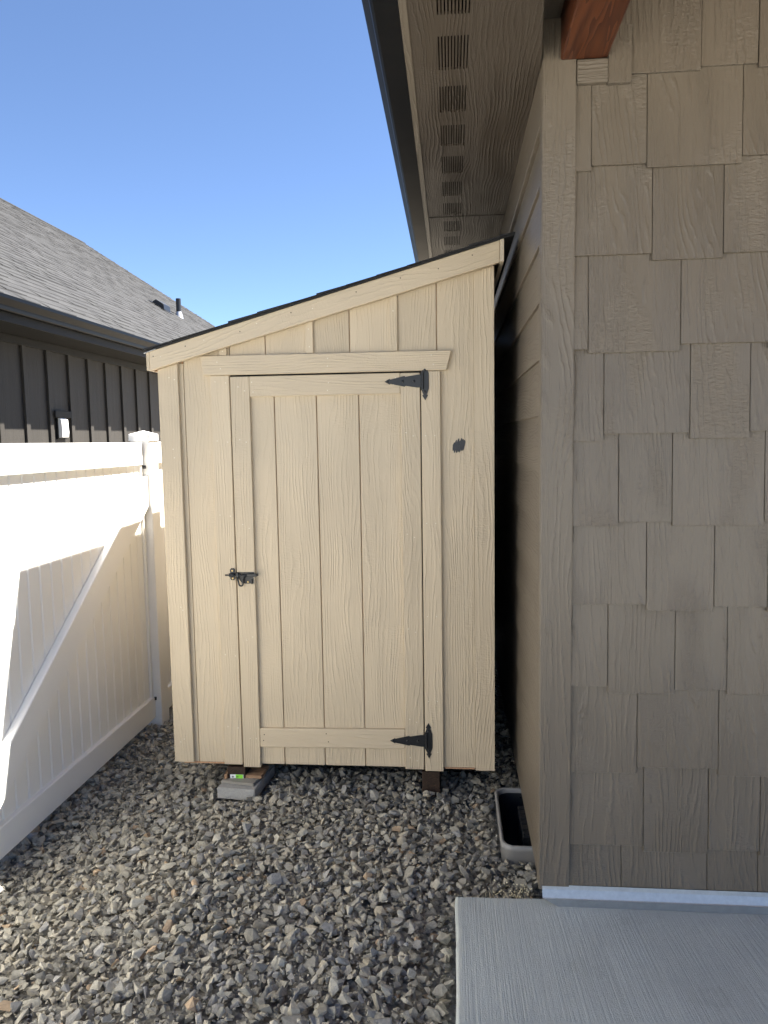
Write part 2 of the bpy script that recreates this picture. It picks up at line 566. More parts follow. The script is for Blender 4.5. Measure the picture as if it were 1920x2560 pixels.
# staggered shakes of the front wall: (x0, x1, bottom) course by course, top course first
courses = [
    [(0.579, 0.793, 2.837), (0.793, 0.966, 2.848), (0.968, 1.22, 2.836)],
    [(0.404, 0.458, 2.546), (0.458, 0.631, 2.561), (0.632, 0.926, 2.548), (0.927, 1.16, 2.572)],
    [(0.404, 0.653, 2.280), (0.654, 0.876, 2.258), (0.877, 1.13, 2.273)],
    [(0.404, 0.453, 1.978), (0.454, 0.749, 1.966), (0.750, 1.025, 1.988), (1.026, 1.21, 1.968)],
    [(0.404, 0.507, 1.676), (0.508, 0.785, 1.699), (0.786, 0.975, 1.679), (0.976, 1.23, 1.701)],
    [(0.404, 0.559, 1.390), (0.560, 0.734, 1.403), (0.735, 1.030, 1.390), (1.031, 1.25, 1.405)],
    [(0.404, 0.655, 1.121), (0.656, 0.877, 1.100), (0.878, 1.050, 1.114), (1.051, 1.30, 1.098)],
    [(0.404, 0.531, 0.834), (0.532, 0.755, 0.811), (0.756, 0.926, 0.826), (0.927, 1.17, 0.811)],
    [(0.404, 0.634, 0.525), (0.635, 0.906, 0.547), (0.907, 1.15, 0.523)],
    [(0.404, 0.660, 0.260), (0.661, 0.880, 0.240), (0.881, 1.052, 0.255), (1.053, 1.28, 0.238)],
    [(0.404, 0.587, 0.107), (0.588, 0.880, 0.107), (0.881, 1.051, 0.107), (1.052, 1.26, 0.107)],
]
nominal = [2.84, 2.556, 2.268, 1.975, 1.688, 1.396, 1.108, 0.82, 0.532, 0.248, 0.107]
random.seed(21)
for ci, co in enumerate(courses):
    x = co[-1][1]
    while x < 4.0:
        w = random.choice((0.15, 0.19, 0.23, 0.27, 0.30))
        b = nominal[ci] + (0 if ci == 10 else random.choice((-0.012, 0.0, 0.012)))
        co.append((x + 0.001, x + w, b))
        x += w
    ztop = 3.45 if ci == 0 else nominal[ci - 1] + 0.035
    for (x0, x1, b) in co:
        if x0 > 4.0:
            continue
        o = random.uniform(-0.0012, 0.0012)
        g = 0.0005
        yb = 2.5735 + o
        pr = [(yb, b), (yb + 0.013, b), (2.598, ztop), (2.5885 + o * 0.5, ztop)]
        bm = bmesh.new()
        add_prism(bm, pr, 'x', x0 + g, x1 - g, 0.0014)
        mesh_obj('shake', bm, M_HOUSE_Z, front)

# trim round the porch beam, and the beam
box('beam_trim', (0.409, 0.505, 2.564, 2.590, 2.812, 2.884), M_HOUSE_X, house)
box('beam_trim', (0.5055, 0.578, 2.563, 2.590, 2.808, 3.45), M_HOUSE_Z, house)
box('beam', (0.357, 0.503, -1.6, 2.5685, 2.886, 3.14), M_BEAM, house, bev=0.004)
box('beam_casing', (0.262, 0.3555, 0.45, 2.600, 3.018, 3.145), M_HOUSE_Y, house, bev=0.002)
box('porch_ceiling', (0.5045, 4.6, -1.6, 2.562, 3.125, 3.150), M_CEIL, house, bev=0.0)

# soffit with louvred vent slots cut right through it
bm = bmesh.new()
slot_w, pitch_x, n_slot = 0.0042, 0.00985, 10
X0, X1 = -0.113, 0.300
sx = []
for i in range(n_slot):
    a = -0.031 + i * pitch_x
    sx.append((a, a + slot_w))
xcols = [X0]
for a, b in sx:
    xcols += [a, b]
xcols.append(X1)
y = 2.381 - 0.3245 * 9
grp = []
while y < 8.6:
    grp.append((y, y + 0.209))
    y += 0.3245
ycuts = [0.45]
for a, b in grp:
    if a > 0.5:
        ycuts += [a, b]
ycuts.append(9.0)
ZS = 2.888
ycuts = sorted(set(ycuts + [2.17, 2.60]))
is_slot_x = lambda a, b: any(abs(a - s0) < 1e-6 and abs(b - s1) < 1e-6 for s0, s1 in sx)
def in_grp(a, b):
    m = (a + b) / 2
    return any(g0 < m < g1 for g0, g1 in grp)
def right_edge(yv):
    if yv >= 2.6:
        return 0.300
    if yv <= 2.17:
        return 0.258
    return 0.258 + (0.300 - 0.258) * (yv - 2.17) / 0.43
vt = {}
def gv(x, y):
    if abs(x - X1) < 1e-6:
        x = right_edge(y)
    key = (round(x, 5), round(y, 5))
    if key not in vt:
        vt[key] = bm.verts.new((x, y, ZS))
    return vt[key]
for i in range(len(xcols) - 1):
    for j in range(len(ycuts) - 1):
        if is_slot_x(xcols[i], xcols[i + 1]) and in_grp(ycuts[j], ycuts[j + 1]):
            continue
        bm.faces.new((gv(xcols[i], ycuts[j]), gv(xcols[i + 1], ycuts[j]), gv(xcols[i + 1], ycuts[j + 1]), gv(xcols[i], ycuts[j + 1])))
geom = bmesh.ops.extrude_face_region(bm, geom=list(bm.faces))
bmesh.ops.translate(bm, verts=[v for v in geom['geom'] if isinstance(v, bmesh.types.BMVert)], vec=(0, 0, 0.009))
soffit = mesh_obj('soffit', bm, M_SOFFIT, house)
box('vent_shade_sheet', (-0.06, 0.085, 0.47, 8.95, 2.925, 2.930), M_GAP_SHADE, soffit, bev=0)  # black sheet: darkness of the attic above the slots, as colour
box('joint_strip', (-0.112, 0.296, 4.243, 4.2455, 2.8868, 2.8885), M_GAP_SHADE, soffit, bev=0)
# fascia and gutter
box('fascia_board', (-0.136, -0.1125, 0.45, 9.0, 2.884, 3.02), M_HOUSE_Y, house)
gp = [(-0.1365, 2.885), (-0.205, 2.885), (-0.214, 2.892), (-0.216, 2.918), (-0.226, 2.940), (-0.247, 2.962), (-0.252, 2.978), (-0.252, 2.998),
      (-0.240, 3.000), (-0.240, 2.990), (-0.249, 2.985), (-0.244, 2.967), (-0.222, 2.944), (-0.2125, 2.920), (-0.210, 2.894), (-0.204, 2.889), (-0.141, 2.889), (-0.141, 3.0), (-0.1365, 3.0)]
bm = bmesh.new()
def loft(profile, yvals):
    rows = [[bm.verts.new((px, yy, pz)) for px, pz in profile] for yy in yvals]
    n = len(profile)
    for a, b in zip(rows, rows[1:]):
        for i in range(n):
            j = (i + 1) % n
            bm.faces.new((a[i], a[j], b[j], b[i]))
    bm.faces.new(rows[0])
    bm.faces.new(rows[-1][::-1])
loft(gp, [0.45, 9.0])
mesh_obj('gutter', bm, M_GUTTER, house)
# the roof above: sloped deck with shingles
rf = [(-0.16, 3.005), (6.0, 3.005 + 6.16 * 0.42), (6.0, 3.03 + 6.16 * 0.42), (-0.16, 3.03)]
roof = prism('roof', rf, 'y', 0.40, 9.0, M_ROOF_SHED, house, bev=0)
# galvanised flashing at the foot of the shake wall
fp = [(2.5700, 0.108), (2.5670, 0.093), (2.5560, 0.068), (2.5535, 0.0655), (2.5548, 0.0650), (2.5573, 0.0672), (2.5682, 0.0925), (2.5712, 0.107)]
prism('flashing', fp, 'x', 0.312, 4.0, M_GALV, house, bev=0)
bm = bmesh.new()
sk = [(0.318, 0.063), (0.365, 0.0375), (4.0, 0.0375), (4.0, 0.065), (0.318, 0.065)]
add_prism(bm, sk, 'y', 2.5537, 2.5550, 0)
mesh_obj('flashing_skirt', bm, M_GALV_SKIRT, house)

# ------------------------------------------------------------------ garden shed
shed = thing('garden_shed', 'narrow beige lean-to wooden shed with a plank door, on skids beside the house', 'shed', (-0.59, 3.474, 0.0))
YW = 3.486          # face of the wall panels
YT = 3.468          # face of the trim
SLOPE = 0.2732
DEPTH = 3.05
def rake_top(x):
    return 2.115 + (x + 1.393) * SLOPE
def rake_bot(x):
    return 2.027 + (x + 1.393) * 0.2690

fw = prism('front_sheathing', [(-1.362, 0.1185), (0.192, 0.1185), (0.192, rake_top(0.192) - 0.02), (-1.362, rake_top(-1.362) - 0.02)], 'y', 3.4985, 3.512, M_PLY, shed, bev=0)
def wall_plank(x0, x1, z0, zt=None):
    g = 0.0016
    z0a = zt(x0) if callable(zt) else zt
    z1a = zt(x1) if callable(zt) else zt
    pts = [(x0 + g, z0), (x1 - g, z0), (x1 - g, z1a), (x0 + g, z0a)]
    return prism('siding_plank', pts, 'y', YW, 3.498, M_SHED_Z, fw, bev=0.0022)
up = lambda x: rake_bot(x) + 0.03
wall_plank(-1.358, -1.270, 0.120, up)
wall_plank(-1.251, -1.026, 0.118, up)
for a, b in ((-1.026, -0.855), (-0.855, -0.655), (-0.655, -0.460), (-0.460, -0.262), (-0.262, -0.061), (-0.061, 0.196)):
    if b <= -0.061:
        wall_plank(a, b, 2.01, up)
wall_plank(-0.061, 0.196, 0.118, up)
# recessed ship-lap groove beside the corner trim
box('ship_lap_groove', (-1.2715, -1.2525, 3.4885, 3.498, 0.12, 2.06), M_SHED_Z, fw, bev=0)
# other sides of the shed
box('left_wall', (-1.366, -1.350, 3.5125, 3.474 + DEPTH, 0.118, 2.05), M_SHED_Z, shed, bev=0)
box('right_wall', (0.180, 0.1955, 3.5125, 3.474 + DEPTH, 0.118, 2.47), M_SHED_Z, shed, bev=0)
prism('rear_wall', [(-1.349, 0.118), (0.179, 0.118), (0.179, rake_top(0.179) - 0.03), (-1.349, rake_top(-1.349) - 0.03)], 'y', 3.474 + DEPTH - 0.02, 3.474 + DEPTH - 0.005, M_SHED_Z, shed, bev=0)
box('gap_light_stop', (0.1965, 0.3030, 3.474 + DEPTH - 0.04, 3.474 + DEPTH - 0.02, 0.0, 2.50), M_SHED_Z, shed, bev=0)  # unseen board added to block light from the gap beside the house
# bottom plate that peeps out under the panels
box('sill_plate', (-1.330, -1.124, 3.4875, 3.53, 0.110, 0.1172), M_PLY, shed, bev=0)
box('sill_plate', (-0.042, 0.103, 3.4875, 3.53, 0.110, 0.1172), M_PLY, shed, bev=0)
box('floor', (-1.345, 0.178, 3.5305, 3.474 + DEPTH - 0.03, 0.098, 0.1155), M_SKID, shed, bev=0)

# corner trim, casings, lintel, battens
def trim(name, x0, x1, z0, zt, mat=None, y0=YT, parent=None, label=None):
    zt0 = zt(x0) if callable(zt) else zt
    zt1 = zt(x1) if callable(zt) else zt
    return prism(name, [(x0, z0), (x1, z0), (x1, zt1), (x0, zt0)], 'y', y0, YW - 0.0005, mat or M_SHED_Z, parent or shed, bev=0.0025, label=label)
trim('corner_trim', -1.369, -1.272, 0.122, rake_bot)
trim('corner_trim', 0.105, 0.197, 0.106, rake_bot, y0=3.4835)
trim('door_casing', -1.120, -1.0285, 0.113, 1.999, y0=3.472)
trim('door_casing', -0.1335, -0.046, 0.104, 1.997)
prism('lintel', [(-1.160, 2.090), (-1.149, 2.0005), (-0.017, 1.999), (0.005, 2.088)], 'y', 3.464, YW - 0.0005, M_SHED_X, shed, bev=0.0025)
for a, b in ((-1.073, -1.035), (-0.665, -0.627), (-0.275, -0.238)):
    trim('batten', a, b, 2.0905, up, y0=3.472)

# door
door = box('door', (-1.022, -0.139, 3.500, 3.518, 0.118, 1.990), M_SHED_Z, shed, bev=0)
for a, b in ((-0.940, -0.820), (-0.820, -0.6205), (-0.6205, -0.4225), (-0.4225, -0.226)):
    g = 0.0018
    prism('plank', [(a + g, 0.114), (b - g, 0.114), (b - g, 1.97), (a + g, 1.97)], 'y', YW, 3.4995, M_SHED_Z, door, bev=0.0024)
prism('stile', [(-1.0225, 0.103), (-0.9375, 0.103), (-0.9320, 1.992), (-1.0225, 1.992)], 'y', YT, YW + 0.010, M_SHED_Z, door, bev=0.0025)
box('stile', (-0.2285, -0.1385, YT + 0.001, YW + 0.010, 0.1105, 1.991), M_SHED_Z, door, bev=0.0025)
box('rail', (-0.9315, -0.2295, YT + 0.0005, YW - 0.0003, 1.8975, 1.992), M_SHED_X, door, bev=0.0025)
prism('rail', [(-0.9365, 0.206), (-0.2295, 0.213), (-0.2295, 0.308), (-0.9365, 0.301)], 'y', YT + 0.0005, YW - 0.0003, M_SHED_X, door, bev=0.0025)
box('door_back_shade', (-1.0275, -0.135, 3.5185, 3.522, 0.118, 2.03), M_GAP_SHADE, shed, bev=0)  # black sheet behind the door leaf, gap shade put into its colour

# black strips that paint the shade in the gap round the door leaf
bm = bmesh.new()
add_box(bm, -1.0262, -1.0222, 3.4868, 3.4983, 0.118, 1.99)
add_box(bm, -0.1392, -0.1332, 3.4868, 3.4983, 0.118, 1.99)
add_box(bm, -1.0262, -0.1332, 3.4868, 3.4983, 1.9905, 2.0085)
mesh_obj('door_gap_shade', bm, M_GAP_SHADE, shed)

# strap hinges
def hinge(zc, tilt):
    xa = -0.1335
    yf = YT - 0.0005
    h = bpy.data.objects.new('hinge', None)
    link(h, shed)
    def rp(pts):
        c, s = math.cos(tilt), math.sin(tilt)
        return [(xa + (u - xa) * c - v * s, zc + (u - xa) * s + v * c) for u, v in pts]
    strap = [(-0.301, 0.0), (-0.2765, 0.0135), (-0.2755, 0.0085), (-0.208, 0.0245), (-0.206, 0.0195), (-0.150, 0.0290), (-0.134, 0.0290),
             (-0.134, -0.0290), (-0.150, -0.0290), (-0.206, -0.0195), (-0.208, -0.0245), (-0.2755, -0.0085), (-0.2765, -0.0135)]
    prism('strap', rp(strap), 'y', yf - 0.0032, yf, M_BLACKMETAL, h, bev=0.0006)
    leaf = [(-0.1345, 0.036), (-0.1270, 0.053), (-0.1220, 0.062), (-0.1290, 0.064), (-0.1155, 0.088), (-0.1025, 0.064), (-0.1090, 0.062), (-0.0980, 0.034),
            (-0.0980, -0.034), (-0.1090, -0.062), (-0.1025, -0.064), (-0.1155, -0.088), (-0.1290, -0.064), (-0.1220, -0.062), (-0.1270, -0.053), (-0.1345, -0.036)]
    prism('leaf', rp(leaf), 'y', yf - 0.0030, yf, M_BLACKMETAL, h, bev=0.0006)
    (kx0, kz0), (kx1, kz1) = rp([(-0.1265, -0.038), (-0.1265, 0.038)])
    bm = bmesh.new()
    add_cyl(bm, (kx0, yf - 0.0075, kz0), (kx1, yf - 0.0075, kz1), 0.0062, n=12)
    mesh_obj('knuckle', bm, M_BLACKMETAL, h, smooth=False)
    for u, v in ((-0.2865, 0), (-0.2165, 0), (-0.1665, 0), (-0.1165, 0.0485), (-0.1165, -0.0485)):
        (px, pz), = rp([(u, v)])
        bm = bmesh.new()
        bmesh.ops.create_uvsphere(bm, u_segments=10, v_segments=6, radius=0.0062)
        bmesh.ops.scale(bm, vec=(1, 0.55, 1), verts=bm.verts)
        bmesh.ops.translate(bm, vec=(px, yf - 0.0035, pz), verts=bm.verts)
        mesh_obj('screw', bm, M_BLACKMETAL, h, smooth=True)
hinge(1.9525, 0.0)
hinge(0.2555, math.radians(0.8))

# slide-bolt latch
latch = bpy.data.objects.new('latch', None)
link(latch, shed)
yl = YT - 0.0003
prism('keeper', [(-1.0555, 1.0385), (-1.0500, 1.0325), (-1.0365, 1.0325), (-1.0315, 1.0385), (-1.0315, 1.0835), (-1.0365, 1.0900), (-1.0500, 1.0900), (-1.0555, 1.0835)],
      'y', yl - 0.0025, YT + 0.0035, M_BLACKMETAL, latch, bev=0.0006)
bm = bmesh.new()
add_cyl(bm, (-1.057, yl - 0.009, 1.0585), (-1.034, yl - 0.009, 1.0585), 0.0082, n=12)
mesh_obj('keeper_loop', bm, M_BLACKMETAL, latch)
prism('plate', [(-1.0215, 1.0715), (-0.9385, 1.0715), (-0.9385, 1.047), (-0.9435, 1.047), (-0.9435, 1.0160), (-0.9830, 1.0160), (-0.9990, 1.0200), (-1.0215, 1.0470)],
      'y', yl - 0.0022, yl, M_BLACKMETAL, latch, bev=0.0005)
bm = bmesh.new()
add_tube(bm, [(-1.077, yl - 0.010, 1.0580), (-1.028, yl - 0.010, 1.0580), (-0.975, yl - 0.010, 1.0590), (-0.917, yl - 0.010, 1.0595)], 0.0036, 8)
mesh_obj('bolt', bm, M_BLACKMETAL, latch, smooth=True)
bm = bmesh.new()
loop = [(-1.019, yl - 0.012, 1.058)]
for a in range(0, 13):
    an = math.pi + a * math.pi / 12
    loop.append((-1.0005 + 0.0095 * math.cos(an), yl - 0.014, 1.0165 + 0.0095 * math.sin(an)))
loop += [(-0.9895, yl - 0.014, 1.040), (-0.985, yl - 0.013, 1.050), (-0.974, yl - 0.012, 1.0555)]
add_tube(bm, loop, 0.0038, 8)
mesh_obj('handle', bm, M_BLACKMETAL, latch, smooth=True)
prism('sleeve', [(-1.0230, 1.0480), (-1.0110, 1.0500), (-1.0110, 1.0690), (-1.0230, 1.0700)], 'y', yl - 0.016, yl - 0.0022, M_BLACKMETAL, latch, bev=0.001)
prism('sleeve', [(-0.9700, 1.0510), (-0.9240, 1.0520), (-0.9240, 1.0650), (-0.9700, 1.0640)], 'y', yl - 0.014, yl - 0.0022, M_BLACKMETAL, latch, bev=0.001)
prism('hasp_tab', [(-0.9510, 1.0150), (-0.9450, 1.0150), (-0.9450, 1.0370), (-0.9510, 1.0370)], 'y', yl - 0.013, yl - 0.0022, M_BLACKMETAL, latch, bev=0.001)
for px, pz, yy in ((-1.0440, 1.0785, yl - 0.003), (-1.0430, 1.0415, yl - 0.003), (-0.9975, 1.0590, yl - 0.0027), (-0.9690, 1.0245, yl - 0.0027)):
    bm = bmesh.new()
    add_cyl(bm, (px, yy + 0.0005, pz), (px, yy - 0.0012, pz), 0.0044, 0.0036, 10)
    s = mesh_obj('screw', bm, M_BRASS, latch)
    bm = bmesh.new()
    add_cyl(bm, (px, yy - 0.0010, pz), (px, yy - 0.0015, pz), 0.0016, None, 6)
    mesh_obj('recess', bm, M_TAG_INK, s)

# rake board, fascias and the roof
prism('rake_board', [(-1.393, 2.027), (0.2205, 2.461), (0.2205, 2.556), (-1.393, 2.115)], 'y', 3.440, 3.4675, M_SHED_R, shed, bev=0.0025)
box('eave_fascia', (-1.4095, -1.3935, 3.4405, 3.474 + DEPTH, 2.028, 2.112), M_SHED_Y, shed, bev=0.002)
prism('upper_fascia', [(0.2215, 2.464), (0.2385, 2.464), (0.2385, 2.5615), (0.2215, 2.557)], 'y', 3.4385, 3.474 + DEPTH, M_OSB, shed, bev=0.001, label='raw cut end of the upper fascia board')
box('eave_soffit', (-1.3930, -1.3695, 3.4680, 3.474 + DEPTH, 2.036, 2.046), M_PLY, shed, bev=0)
deck = prism('roof', [(-1.4100, rake_top(-1.41) + 0.001), (0.284, rake_top(0.284) + 0.001), (0.284, rake_top(0.284) + 0.007), (-1.4100, rake_top(-1.41) + 0.007)],
             'y', 3.432, 3.474 + DEPTH + 0.03, M_ROOF_SHED, shed, bev=0)
prism('drip_edge', [(-1.4160, rake_top(-1.416) - 0.004), (-1.36, rake_top(-1.36) - 0.001), (-1.36, rake_top(-1.36) + 0.0005), (-1.4160, rake_top(-1.416) - 0.002)],
      'y', 3.430, 3.4395, M_DRIP, deck, bev=0)
for i in range(13):
    x0 = -1.418 + 0.1365 * i
    x1 = min(x0 + 0.29, 0.287)
    if x0 > 0.24:
        break
    za, zb_ = rake_top(x0) + 0.0105, rake_top(x1) + 0.0075
    random.seed(i)
    bm = bmesh.new()
    y = 3.422 + random.uniform(-0.004, 0.006)
    # each course is laid from tabs of slightly different thickness
    while y < 3.474 + DEPTH + 0.03:
        w = random.uniform(0.12, 0.30)
        t = random.choice((0.0035, 0.0075))
        add_prism(bm, [(x0, za), (x1, zb_), (x1, zb_ + 0.002), (x0, za + t)], 'y', y, min(y + w - 0.002, 3.474 + DEPTH + 0.03), 0)
        y += w
    mesh_obj('shingle_course', bm, M_ROOF_SHED, deck)

# dark touch-up paint dabbed on the wall
bm = bmesh.new()
random.seed(5)
for i in range(11):
    cx_ = 0.0365 + (i - 5) * 0.0049 + random.uniform(-0.002, 0.002)
    ext = 0.031 * math.sqrt(max(0.12, 1 - ((i - 5) / 6.3) ** 2)) * random.uniform(0.86, 1.12)
    cz_ = 1.6565 + (i - 5) * 0.0012 + random.uniform(-0.004, 0.004)
    ol = []
    for q in range(18):
        a = 2 * math.pi * q / 18
        w = (0.0052 + random.uniform(-0.0009, 0.0012))
        u, v_ = w * math.cos(a), ext * math.sin(a) * random.uniform(0.93, 1.05)
        ol.append((cx_ + u + v_ * 0.16, cz_ + v_))
    add_prism(bm, ol, 'y', YW - 0.0006 - 0.00022 * ((i * 7) % 11), YW + 0.0005, 0)
mesh_obj('paint_dab', bm, M_PAINT_SPOT, shed)

# nail heads
bm = bmesh.new()
add_cyl(bm, (0, 0.0012, 0), (0, -0.0010, 0), 0.0032, 0.0028, 8)
me_nail = bpy.data.meshes.new('nail_head')
bm.to_mesh(me_nail)
bm.free()
me_nail.materials.append(M_NAIL)
me_naild = me_nail.copy()
me_naild.materials.clear()
me_naild.materials.append(M_NAILD)
org = Vector(shed.location)
def nail(x, z, y, dark=False):
    o = bpy.data.objects.new('nail_head', me_naild if dark else me_nail)
    COL.objects.link(o)
    o.parent = shed
    o.location = Vector((x, y, z)) - org
yt = YT
for z in (1.995, 1.985, 1.66, 1.62, 0.9, 0.885, 0.24, 0.225):
    nail(-1.31 + random.uniform(-0.03, 0.03), z, yt)
for z in (1.965, 1.69, 1.34, 0.66, 0.30):
    nail(-1.045, z, 3.472); nail(-1.095, z + 0.006, 3.472)
for z in (1.945, 1.70, 1.30, 0.74, 0.25):
    nail(-0.985, z, yt); nail(-0.955, z + random.uniform(-0.02, 0.02), yt)
for z in (1.705, 1.30, 0.86, 0.45, 0.20):
    nail(-0.115, z, yt); nail(-0.073, z, yt)
for z in (1.72, 1.25, 0.80, 0.36, 0.17):
    nail(-0.205, z, yt + 0.001); nail(-0.172, z - 0.015, yt + 0.001)
for x, z in ((-1.08, 2.06), (-1.065, 2.03), (-0.56, 2.065), (-0.562, 2.03), (-0.086, 2.068), (-0.077, 2.025)):
    nail(x, z, 3.464)
for x, z in ((-0.92, 1.965), (-0.915, 1.92), (-0.56, 1.955), (-0.565, 1.92), (-0.26, 1.94), (-0.25, 1.97)):
    nail(x, z, yt + 0.0005)
for x, z in ((-0.915, 0.27), (-0.92, 0.24), (-0.61, 0.28), (-0.6, 0.24)):
    nail(x, z, yt + 0.0005, True)
for x, z in ((-1.055, 2.11), (-0.647, 2.2), (-0.645, 2.12), (-0.257, 2.27)):
    nail(x, z, 3.472)
for i, x in enumerate((-1.375, -1.34, -1.22, -1.13, -0.96, -0.88, -0.72, -0.62, -0.42, -0.22, -0.05, 0.10)):
    nail(x, rake_top(x) - 0.028 - (0.012 if i % 3 == 1 else 0), 3.440, i % 2 == 0 or i > 7)

# skids
box('skid', (-1.108, -1.019, 3.478, 3.474 + DEPTH, 0.0235, 0.0975), M_SKID, shed, bev=0.003)
box('skid', (-0.150, -0.064, 3.478, 3.474 + DEPTH, -0.03, 0.0975), M_SKID, shed, bev=0.003)
ta = box('paper_tag', (-1.096, -1.029, 3.4772, 3.4778, 0.0365, 0.0600), M_TAG_WHITE, shed, bev=0)
box('green_field', (-1.0680, -1.0315, 3.4766, 3.4771, 0.0372, 0.0596), M_TAG_GREEN, ta, bev=0)
bm = bmesh.new()
for cx_, cz_, r_ in ((-1.0820, 0.0480, 0.0042), (-1.0820, 0.0520, 0.0022), (-1.0820, 0.0445, 0.0022), (-1.0865, 0.0480, 0.0024), (-1.0775, 0.0480, 0.0024)):
    add_prism(bm, [(cx_ - r_, cz_), (cx_, cz_ - r_), (cx_ + r_, cz_), (cx_, cz_ + r_)], 'y', 3.4764 - r_ * 0.02, 3.4771, 0)
add_prism(bm, [(-1.0655, 0.0485), (-1.0625, 0.0460), (-1.0560, 0.0470), (-1.0510, 0.0490), (-1.0560, 0.0505), (-1.0625, 0.0510)], 'y', 3.4760, 3.4765, 0)
mesh_obj('printed_mark', bm, M_TAG_INK, ta)

# ------------------------------------------------------------------ blocks under the shed
def yawed_block(name, x0, x1, y0, y1, z0, z1, yaw, mat, bev, label, cat):
    root = bpy.data.objects.new(name, None)
    bm = bmesh.new()
    cx_, cy_ = (x0 + x1) / 2, (y0 + y1) / 2
    add_box(bm, x0 - cx_, x1 - cx_, y0 - cy_, y1 - cy_, 0, z1 - z0)
    bmesh.ops.subdivide_edges(bm, edges=bm.edges, cuts=5, use_grid_fill=True)
    bmesh.ops.bevel(bm, geom=[e for e in bm.edges if len(e.link_faces) == 2 and e.calc_face_angle() > 0.5], offset=bev, segments=2, affect='EDGES')
    for v in bm.verts:
        v.co += Vector((random.uniform(-1, 1), random.uniform(-1, 1), random.uniform(-1, 1))) * 0.0012
    bmesh.ops.recalc_face_normals(bm, faces=bm.faces)
    me = bpy.data.meshes.new(name)
    bm.to_mesh(me)
    bm.free()
    me.materials.append(mat)
    o = bpy.data.objects.new(name, me)
    COL.objects.link(o)
    o.location = (cx_, cy_, z0)
    o.rotation_euler = (0, 0, yaw)
    return tag(o, label, cat)
yawed_block('concrete_paver', -1.127, -0.935, 3.395, 3.69, -0.030, 0.0255, math.radians(-6), M_BLOCK, 0.004,
            'pale rough concrete paver at the bottom under the left shed skid', 'paver')
yawed_block('cap_stone', -1.118, -0.945, 3.435, 3.67, 0.0262, 0.0405, math.radians(-9), M_BLOCK_DARK, 0.003,
            'thin tan cap slab lying on the concrete paver under the shed', 'slab')
yawed_block('wood_shim', -1.016, -0.935, 3.478, 3.60, 0.0412, 0.0560, math.radians(-4), M_SHIM, 0.001,
            'raw wood shim on the cap slab to the right of the tagged skid', 'shim')
yawed_block('wood_shim', -1.124, -1.1095, 3.462, 3.58, 0.0412, 0.0640, math.radians(3), M_SHIM, 0.001,
            'short raw wood shim left of the tagged skid under the shed', 'shim')

# ------------------------------------------------------------------ vent well against the house
well = thing('vent_well', 'grey plastic vent well sunk in the gravel beside the house wall', 'vent well', (0.26, 3.19, 0.0))
def rrect(x0, x1, y0, y1, r, n=5):
    pts = [(x1, y0), (x1, y1)]
    for cx_, cy_, a0 in ((x0 + r, y1 - r, 90), (x0 + r, y0 + r, 180)):
        for i in range(n + 1):
            a = math.radians(a0 + 90 * i / n)
            pts.append((cx_ + r * math.cos(a), cy_ + r * math.sin(a)))
    return pts
def ring_wall(bm, a, b, za, zb2):
    A = [bm.verts.new((x, y, za)) for x, y in a]
    B = [bm.verts.new((x, y, zb2)) for x, y in b]
    for i in range(1, len(A)):
        j = (i + 1) % len(A)
        if j == 0:
            j = 0
        bm.faces.new((A[i], A[j], B[j], B[i]))
    return A, B
bm = bmesh.new()
Wx0, Wx1, Wy0, Wy1 = 0.196, 0.348, 2.935, 3.450
levels = [(0.014, -0.22, 0.05), (0.012, 0.020, 0.05), (0.010, 0.036, 0.05), (0.006, 0.041, 0.05), (0.0, 0.041, 0.05), (-0.004, 0.036, 0.05), (-0.004, 0.018, 0.05), (0.0, 0.012, 0.05), (0.002, -0.22, 0.05)]
rows = []
for off, zz, r in levels:
    rows.append([bm.verts.new((min(x, Wx1), y, zz)) for x, y in rrect(Wx0 + off, Wx1, Wy0 + off, Wy1 - off, r)])
for a, b in zip(rows, rows[1:]):
    for i in range(1, len(a) - 0):
        j = (i + 1) % len(a)
        if i == 0:
            continue
        bm.faces.new((a[i], a[j], b[j], b[i]))
mesh_obj('rim', bm, M_GREY_PLASTIC, well, smooth=True)
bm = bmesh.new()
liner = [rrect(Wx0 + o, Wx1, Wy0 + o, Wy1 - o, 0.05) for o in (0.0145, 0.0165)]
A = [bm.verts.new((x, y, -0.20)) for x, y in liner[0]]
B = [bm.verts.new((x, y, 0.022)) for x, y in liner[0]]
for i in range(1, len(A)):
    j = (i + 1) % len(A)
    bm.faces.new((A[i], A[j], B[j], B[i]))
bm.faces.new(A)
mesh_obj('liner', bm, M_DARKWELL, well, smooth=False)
vent = box('foundation_vent', (0.292, 0.350, 3.075, 3.345, -0.20, 0.006), M_BLACK_PLASTIC, well, bev=0.003)
for i in range(6):
    y = 3.085 + i * 0.044
    box('vent_rib', (0.294, 0.346, y, y + 0.030, 0.0062, 0.0125), M_BLACK_PLASTIC, vent, bev=0.002)

# ------------------------------------------------------------------ white vinyl gate and fence
gate = thing('fence_gate', 'white vinyl gate with a diagonal brace, left of the shed', 'gate', (-1.92, 3.5, -0.06))
GY0, GY1 = 2.42, 4.512
prism('top_rail', [(GY0, 1.566), (GY1, 1.553), (GY1, 1.692), (GY0, 1.704)], 'x', -1.948, -1.900, M_VINYL, gate, bev=0.004)
prism('bottom_rail', [(GY0, -0.040), (GY1 + 0.045, -0.068), (GY1 + 0.045, 0.071), (GY0, 0.094)], 'x', -1.948, -1.900, M_VINYL, gate, bev=0.004)
y = 4.522
while y > GY0 - 0.02:
    box('board', (-1.940, -1.924, y - 0.0960, y - 0.0030, 0.055, 1.575), M_VINYL, gate, bev=0.0045)
    y -= 0.1000
box('board_backing', (-1.9385, -1.930, GY0, 4.522, 0.06, 1.57), M_VINYL, gate, bev=0)
